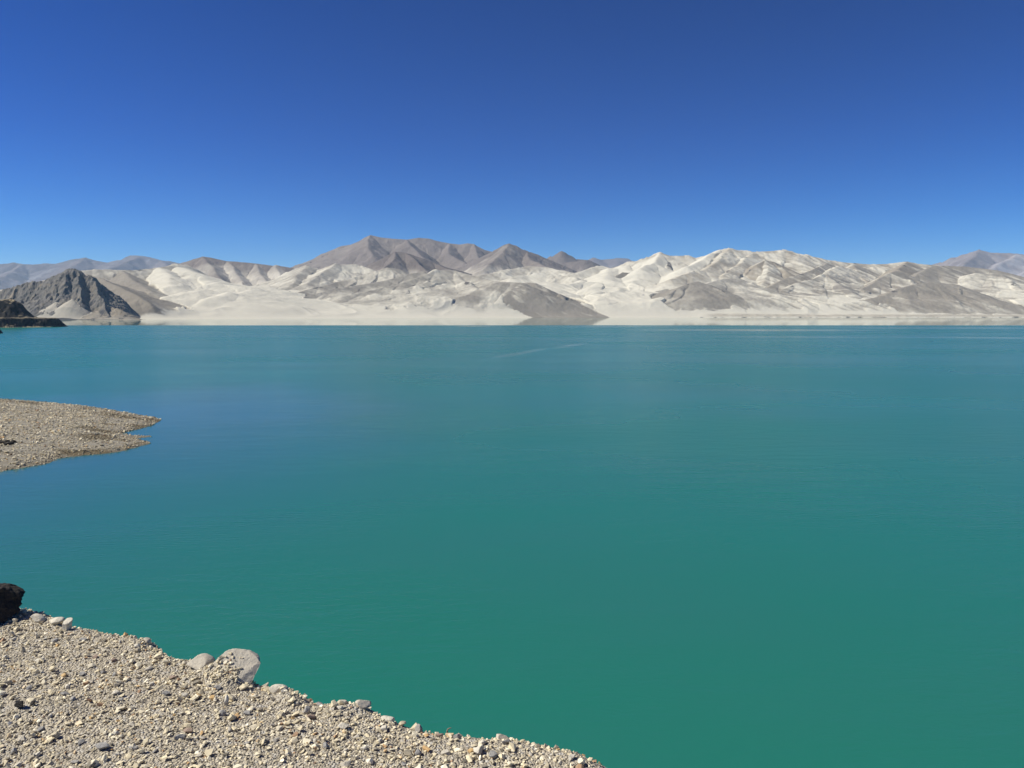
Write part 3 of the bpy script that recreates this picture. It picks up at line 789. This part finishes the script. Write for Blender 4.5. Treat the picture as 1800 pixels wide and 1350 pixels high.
def rock(name, px, py, dims, mat, label, seed, rz=0.0, tilt=(0, 0), sink=0.3, group=None, cat="rock", z=None, **kw):
    """py is where the rock's foot meets the bank in the photograph."""
    c = on(px, py, BZ)
    V, F = rock_mesh(seed, dims, **kw)
    zz = float(bank_h(np.array([c[0]]), np.array([c[1]]))[0]) if z is None else z
    o = mesh_np(name, V, F, mat, True)
    o.location = (c[0], c[1], zz + dims[2] * (0.5 - sink))
    o.rotation_euler = (tilt[0], tilt[1], rz)
    tag(o, label, cat, group)
    return o

ON_ROCK = []
# 1 px at the bank is about 3-3.5 mm
rock("boulder", -32, 1090, (0.62, 0.55, 0.34), M_BDARK, "black boulder on the bank edge at the left border of the photo", 21, 0.2, (0.05, 0.05), 0.20, sub=6, rough=0.14, fine=0.09, cuts=10, cat="boulder")
big = rock("boulder", 413, 1192, (0.34, 0.36, 0.21), M_BPALE, "pale grey rounded boulder slab jutting over the bank edge", 33, 0.1, (0.30, 0.08), 0.34, sub=6, cuts=3, rough=0.06, fine=0.035,
     planes=[((0.0, -0.45, 1), 0.42), ((1, -0.1, -0.1), 0.80), ((-0.1, 1, 0.2), 0.85)], hard=0.99, cat="boulder")
from mathutils.bvhtree import BVHTree
bpy.context.view_layer.update()
_m = Matrix.LocRotScale(big.location, big.rotation_euler, big.scale)
_t = BVHTree.FromPolygons([_m @ v.co for v in big.data.vertices], [tuple(p.vertices) for p in big.data.polygons])
_r = np.random.default_rng(5)
for i in range(230):
    g = _r.normal(size=2)
    q = Vector((big.location.x - 0.075 + g[0] * 0.06, big.location.y - 0.07 + g[1] * 0.05, BZ + 2))
    h = _t.ray_cast(q, Vector((0, 0, -1)))
    if h[0] is not None: ON_ROCK.append((h[0].x, h[0].y, h[0].z + 0.004, _r.uniform(0.012, 0.04)))
rock("rock", 350, 1172, (0.19, 0.16, 0.10), M_BPALE, "low pale rock poking up left of the jutting grey boulder", 35, 0.3, (0, 0), 0.30)
rock("rock", 120, 1106, (0.085, 0.08, 0.11), M_BCREAM, "cream cone shaped rock standing on the upper bank edge", 41, 0.5, (0.0, 0.2), 0.22, cuts=9, rough=0.04)
rock("rock", 100, 1096, (0.11, 0.07, 0.05), M_BCREAM, "flat cream slab overhanging a dark gap beside the cone rock", 42, 0.1, (0.0, -0.1), -0.05, cuts=8)
rock("rock", 66, 1092, (0.12, 0.08, 0.05), M_BCREAM, "wedge shaped cream rock between the black boulder and cone rock", 43, -0.2, (0.0, 0.3), 0.2, cuts=10)
rock("rock", 5, 1082, (0.07, 0.06, 0.05), M_BCREAM, "small white rock in front of the black boulder", 44, 0, (0, 0), 0.1, cuts=10)
rock("rock", 490, 1210, (0.11, 0.09, 0.055), M_BCREAM, "cream rock in the notch right of the grey boulder", 46, 0.2, (0, 0.1), 0.25, cuts=7)
rock("rock", 605, 1236, (0.085, 0.065, 0.05), M_BPALE, "grey rock on the bank crest, left one of the pair", 47, 0.1, (0, 0), 0.25, cuts=7)
rock("rock", 637, 1238, (0.10, 0.075, 0.06), M_BPALE, "rounded grey rock on the bank crest, right one of the pair", 48, 0.4, (0, 0), 0.22, cuts=6)
rock("rock", 682, 1258, (0.12, 0.08, 0.04), M_BCREAM, "flat cream slab lying just below the bank crest", 49, 0.1, (0, 0), 0.3, cuts=8)
rock("rock", 737, 1270, (0.05, 0.045, 0.06), M_BGREY, "small upright grey stone on the lower bank crest", 50, 0.1, (0, 0.2), 0.15, cuts=10)
rock("rock", 258, 1128, (0.07, 0.06, 0.045), M_BPALE, "lumpy pale rock at the step in the bank edge", 51, 0.1, (0, 0.2), 0.35, cuts=8, rough=0.1)
rock("rock", 880, 1286, (0.10, 0.08, 0.05), M_BPALE, "bluish grey rock on the right part of the bank crest", 52, 0.1, (0, 0), 0.35, cuts=5)

named = [
    (398, 1238, (0.035, 0.02, 0.075), M_BCREAM, "thin curved tan shard standing upright in the gravel", 0.05, 10),
    (180, 1318, (0.10, 0.055, 0.03), M_BGREY, "long grey tilted slab near the bottom left", 0.0, 9),
    (36, 1250, (0.07, 0.05, 0.045), M_BDARK, "dark brown clod by the left border", 0.1, 7),
    (58, 1245, (0.035, 0.03, 0.035), M_BDARK, "smaller dark clod next to the brown clod", 0.1, 7),
    (52, 1216, (0.05, 0.04, 0.04), M_BGREY, "grey stone with a black shadow at upper left", 0.1, 9),
    (325, 1226, (0.05, 0.04, 0.045), M_BCREAM, "bright white triangular stone below the grey boulder", 0.1, 11),
    (292, 1222, (0.055, 0.04, 0.03), M_BGREY, "rounded grey cobble below the step in the edge", 0.1, 5),
    (435, 1256, (0.05, 0.035, 0.03), M_BGREY, "rounded grey cobble below the cream notch rock", 0.1, 5),
    (330, 1290, (0.07, 0.045, 0.035), M_BROWNR, "reddish brown flat cobble low in the gravel", 0.15, 6),
    (315, 1303, (0.075, 0.045, 0.03), M_BGREY, "dark blue grey flat cobble below the reddish cobble", 0.1, 7),
    (205, 1222, (0.06, 0.045, 0.03), M_BCREAM, "bright white flat cobble in mid gravel", 0.1, 9),
    (212, 1232, (0.055, 0.035, 0.02), M_BGREY, "grey slate piece against the bright white cobble", 0.1, 9),
    (145, 1125, (0.075, 0.05, 0.025), M_BGREY, "flat grey slate near the top of the gravel", 0.2, 7),
    (72, 1160, (0.07, 0.06, 0.03), M_BCREAM, "flat white cobble near the left border", 0.2, 9),
    (305, 1190, (0.09, 0.04, 0.03), M_BROWNR, "ochre brown cobble left below the grey boulder", 0.2, 7),
    (540, 1252, (0.05, 0.04, 0.06), M_BGREY, "upright dark grey cobble right of the cream notch rock", 0.1, 9),
    (548, 1262, (0.055, 0.04, 0.03), M_BROWNR, "brown oval cobble under the upright grey cobble", 0.1, 5),
    (605, 1282, (0.075, 0.05, 0.035), M_BCREAM, "white cobble with a long dark shadow below the crest pair", 0.1, 8),
    (675, 1280, (0.055, 0.045, 0.03), M_BCREAM, "tan oval cobble below the flat cream slab", 0.1, 6),
    (840, 1325, (0.06, 0.05, 0.04), M_BCREAM, "large white quartz stone near the bottom edge", 0.1, 9),
    (868, 1334, (0.05, 0.05, 0.045), M_BGREY, "grey stone right of the white quartz stone", 0.1, 9),
    (735, 1322, (0.045, 0.04, 0.035), M_BGREY, "dark rounded stone low on the right slope", 0.1, 6),
    (500, 1216, (0.04, 0.04, 0.03), M_BGREY, "small grey stone tucked under the cream notch rock", 0.1, 8),
    (425, 1172, (0.022, 0.022, 0.02), M_BCREAM, None, 0, 7),
]
for i, (px, py, dm, m, lab, snk, cuts) in enumerate(named):
    if lab is None: continue
    rock("stone", px, py, dm, m, lab, 400 + i, random.uniform(-0.4, 0.4), (random.uniform(-.1, .1), random.uniform(-.2, .2)), snk, cat="stone", cuts=cuts + 7, sub=4, rough=0.05)

near_gravel()

# unremarkable cobbles lying in the gravel: copies of a few shapes
protos = {}
cobs = []
r_ = np.random.default_rng(77)
taken = [on(n[0], n[1], BZ)[:2] for n in named]
mats = [(M_BPALE, "pale grey"), (M_BCREAM, "cream"), (M_BGREY, "mid grey"), (M_BROWNR, "brown")]
tries = 0
while len(cobs) < 70 and tries < 5000:
    tries += 1
    px = r_.uniform(5, 1060); py = r_.uniform(1090, 1348)
    c = on(px, py, BZ)[:2]
    dd = float(edge_dist(np.array([c[0]]), np.array([c[1]]))[0])
    if dd < 0.08: continue
    if min(np.hypot(*(c - t)) for t in taken) < 0.09: continue
    taken.append(c)
    k = int(r_.choice(4, p=[.33, .34, .25, .08])); sh = int(r_.integers(0, 4))
    s = float(r_.uniform(0.035, 0.066))
    key = (k, sh)
    m, word = mats[k]
    lab = word + " cobble lying loose in the bank gravel"
    if key not in protos:
        V, F = rock_mesh(500 + k * 10 + sh, (1, r_.uniform(.6, .9), r_.uniform(.35, .65)), cuts=16, rough=0.05, sub=4)
        o = mesh_np("cobble", V, F, m, False); protos[key] = o
    else:
        o = protos[key].copy(); COL.objects.link(o)
    z = float(bank_h(np.array([c[0]]), np.array([c[1]]))[0])
    o.location = (c[0], c[1], z + s * 0.12); o.scale = (s, s, s)
    o.rotation_euler = (r_.normal(0, .2), r_.normal(0, .2), r_.uniform(0, 6.28))
    tag(o, lab, "stone", word + " cobbles scattered in the bank gravel")
    cobs.append(o)

# dry root end curling up at the crest
def twig():
    c = on(788, 1277, BZ); r = 1 / 430.0
    path = [(0, 0, -6), (-2, 0, 6), (-3, 0, 14), (-1, 0, 19), (3, 0, 21), (7, 0, 22)]
    rad = [2.2, 2.0, 1.7, 1.5, 1.3, 0.6]
    V, F = [], []
    for i, (p, q) in enumerate(zip(path, rad)):
        a = path[max(i - 1, 0)]; b = path[min(i + 1, len(path) - 1)]
        t = Vector((b[0] - a[0], 0, b[2] - a[2])).normalized(); nrm = Vector((t.z, 0, -t.x)); bi = Vector((0, 1, 0))
        for j in range(8):
            an = j / 8 * 2 * math.pi
            V.append([(p[0] + (nrm.x * math.cos(an)) * q) * r, bi.y * math.sin(an) * q * r, (p[2] + nrm.z * math.cos(an) * q) * r])
    for i in range(len(path) - 1):
        for j in range(8):
            F.append([i * 8 + j, i * 8 + (j + 1) % 8, (i + 1) * 8 + (j + 1) % 8, (i + 1) * 8 + j])
    o = mesh_np("twig", V, F, M_WOOD, True)
    o.location = (c[0], c[1], float(bank_h(np.array([c[0]]), np.array([c[1]]))[0]))
    tag(o, "small dry root end curling up from the bank crest", "twig")
twig()

# ------------------------------------------------------------------ gravel spit in the lake
spit_px = [(-330, 688), (-120, 696), (0, 702), (60, 706), (120, 711), (150, 714), (190, 720), (225, 726), (250, 731), (275, 734), (283, 738), (270, 746), (250, 753), (225, 758), (213, 763),
           (240, 766.5), (262, 766), (263, 768), (232, 771), (262, 776), (266, 779), (240, 786), (215, 793), (180, 798), (150, 800), (100, 806), (88, 814), (50, 821), (15, 826), (0, 829), (-120, 850), (-330, 905)]
sp_poly = np.array([on(x, y, 0.0)[:2] for x, y in spit_px])
def poly_sd(x, y, P):
    best = np.full(x.shape, 1e9); ins = np.zeros(x.shape, bool)
    Q = np.roll(P, -1, 0)
    for a, b in zip(P, Q):
        ab = b - a; t = np.clip(((x - a[0]) * ab[0] + (y - a[1]) * ab[1]) / (ab @ ab), 0, 1)
        best = np.minimum(best, np.hypot(x - a[0] - t * ab[0], y - a[1] - t * ab[1]))
        c = ((a[1] > y) != (b[1] > y)) & (x < (b[0] - a[0]) * (y - a[1]) / (b[1] - a[1] + 1e-9) + a[0])
        ins ^= c
    return np.where(ins, best, -best) + fbm(x / 1.6, y / 1.6, 3, 351) * 0.45
def spit_h(x, y, d):
    return np.where(d > 0, 1.0 * (1 - np.exp(-d / 5.0)) + 0.02, d * 0.25) + fbm(x / 4, y / 4, 4, 321) * 0.16 * sstep(0, 3, d) + fbm(x / 14, y / 14, 2, 322) * 0.35 * sstep(1, 8, d)
def spit_wet(x, y, d):
    e = 1 - sstep(0.3, 2.2, d + fbm(x / 3, y / 3, 3, 331) * 1.5)
    band = sstep(0.15, 0.5, fbm(x / 9, y / 4.5, 4, 332) + 0.22) * (1 - sstep(5, 9, d)) * 0.9
    return np.clip(np.maximum(e * 0.45, band), 0, 1)
def spit():
    xs = np.arange(-170, -34, 0.4); ys = np.arange(62, 200, 0.4)
    X, Y = np.meshgrid(xs, ys); d = poly_sd(X, Y, sp_poly)
    Z = spit_h(X, Y, d)
    F = grid_faces(len(ys), len(xs)); F = F[d.ravel()[F].max(1) > -5]
    n = N("spit_earth")
    c = n.mix(n.step(n.noise(n.pos(), 0.8, 5), 0.3, 0.7), (0.30, 0.275, 0.22), (0.24, 0.215, 0.17))
    c = n.mix(n.attr("wet"), c, (0.115, 0.088, 0.045))
    m = n.fin(c, 0.9, n.bump(n.noise(n.pos(), 5, 5, 0.7), 0.15, 0.8), 0.2)
    o = mesh_np("gravel_spit", np.stack([X, Y, Z], -1).reshape(-1, 3), F, m, True, {"wet": ('POINT', spit_wet(X, Y, d))})
    tag(o, "low gravel spit reaching into the lake from the left", None, None, 'structure')
    r = np.random.default_rng(13)
    Ps, Ss, Ws = [], [], []
    for n_, lo, hi in ((80000, 0.12, 0.30), (38000, 0.24, 0.52), (3500, 0.45, 0.85)):
        x = r.uniform(-110, -34, n_); y = r.uniform(85, 190, n_); d = poly_sd(x, y, sp_poly)
        ok = (d > -0.12) & (r.uniform(0, 1, n_) < 0.75 + fbm(x / 3, y / 3, 3, 341) * 0.9) & (x > -0.72 * y - 10)
        x, y, d = x[ok], y[ok], d[ok]; s = lo + (hi - lo) * r.beta(1.2, 2.6, len(x))
        Ps.append(np.stack([x, y, spit_h(x, y, d) + s * r.uniform(0.0, 0.2, len(x))], -1)); Ss.append(s)
        Ws.append(spit_wet(x, y, d) * r.uniform(0.3, 1.0, len(x)))
    P = np.concatenate(Ps); s = np.concatenate(Ss)
    o = scatter_mesh("spit_gravel", P, s, tones(len(P), r), M_SPITSTONE, 0.45, 14, np.concatenate(Ws))
    tag(o, "grey and brown cobble gravel covering the lake spit", "gravel", None, 'stuff')
    # black rocks standing in for a shadowed ditch by the left border of the spit
    for i in range(7):
        px = -8 + i * 5.5 + r.uniform(-1.5, 1.5); py = 781 + r.uniform(-4, 3)
        c = on(px, py, 1.0); dm = (r.uniform(.5, 1.4), r.uniform(.5, .9), r.uniform(.3, .6))
        V, F = rock_mesh(700 + i, dm, cuts=14, sub=4, rough=0.2)
        q = mesh_np("rock", V, F, M_BDARK, False); q.location = (c[0], c[1], 1.15)
        tag(q, "black rock standing in for a shadowed ditch on the gravel spit", "rock", "black rocks standing in for the shadowed ditch on the spit")
spit()

# ------------------------------------------------------------------ small dark rock in the water below the cape
def offshore():
    c = on(-6, 586, 0.0)
    V, F = rock_mesh(800, (16, 9, 7), cuts=6, sub=4, rough=0.15, fine=0.05)
    o = mesh_np("rock", V, F, M_BDARK, True); o.location = (c[0], c[1], 0.3)
    tag(o, "low black rock standing in the lake in front of the cape", "rock")
offshore()

# ------------------------------------------------------------------ haze
HAZE = 3.6e-5
def haze():
    bm = bmesh.new(); bmesh.ops.create_cube(bm, size=1.0)
    me = bpy.data.meshes.new("haze"); bm.to_mesh(me); bm.free()
    o = bpy.data.objects.new("haze", me); COL.objects.link(o)
    o.scale = (60000, 20000, 1010 + 7.5); o.location = (0, 8000, (1010 - 7.5) / 2)
    m = bpy.data.materials.new("thin_air_haze"); m.use_nodes = True
    t = m.node_tree; t.nodes.remove(t.nodes["Principled BSDF"])
    v = t.nodes.new("ShaderNodeVolumePrincipled")
    v.inputs["Density"].default_value = HAZE
    v.inputs["Color"].default_value = (0.52, 0.72, 1.0, 1)
    v.inputs["Anisotropy"].default_value = 0.0
    t.links.new(v.outputs[0], t.nodes["Material Output"].inputs["Volume"])
    me.materials.append(m)
    tag(o, "thin blue air haze over the lake and hills", "haze", None, 'stuff')
haze()
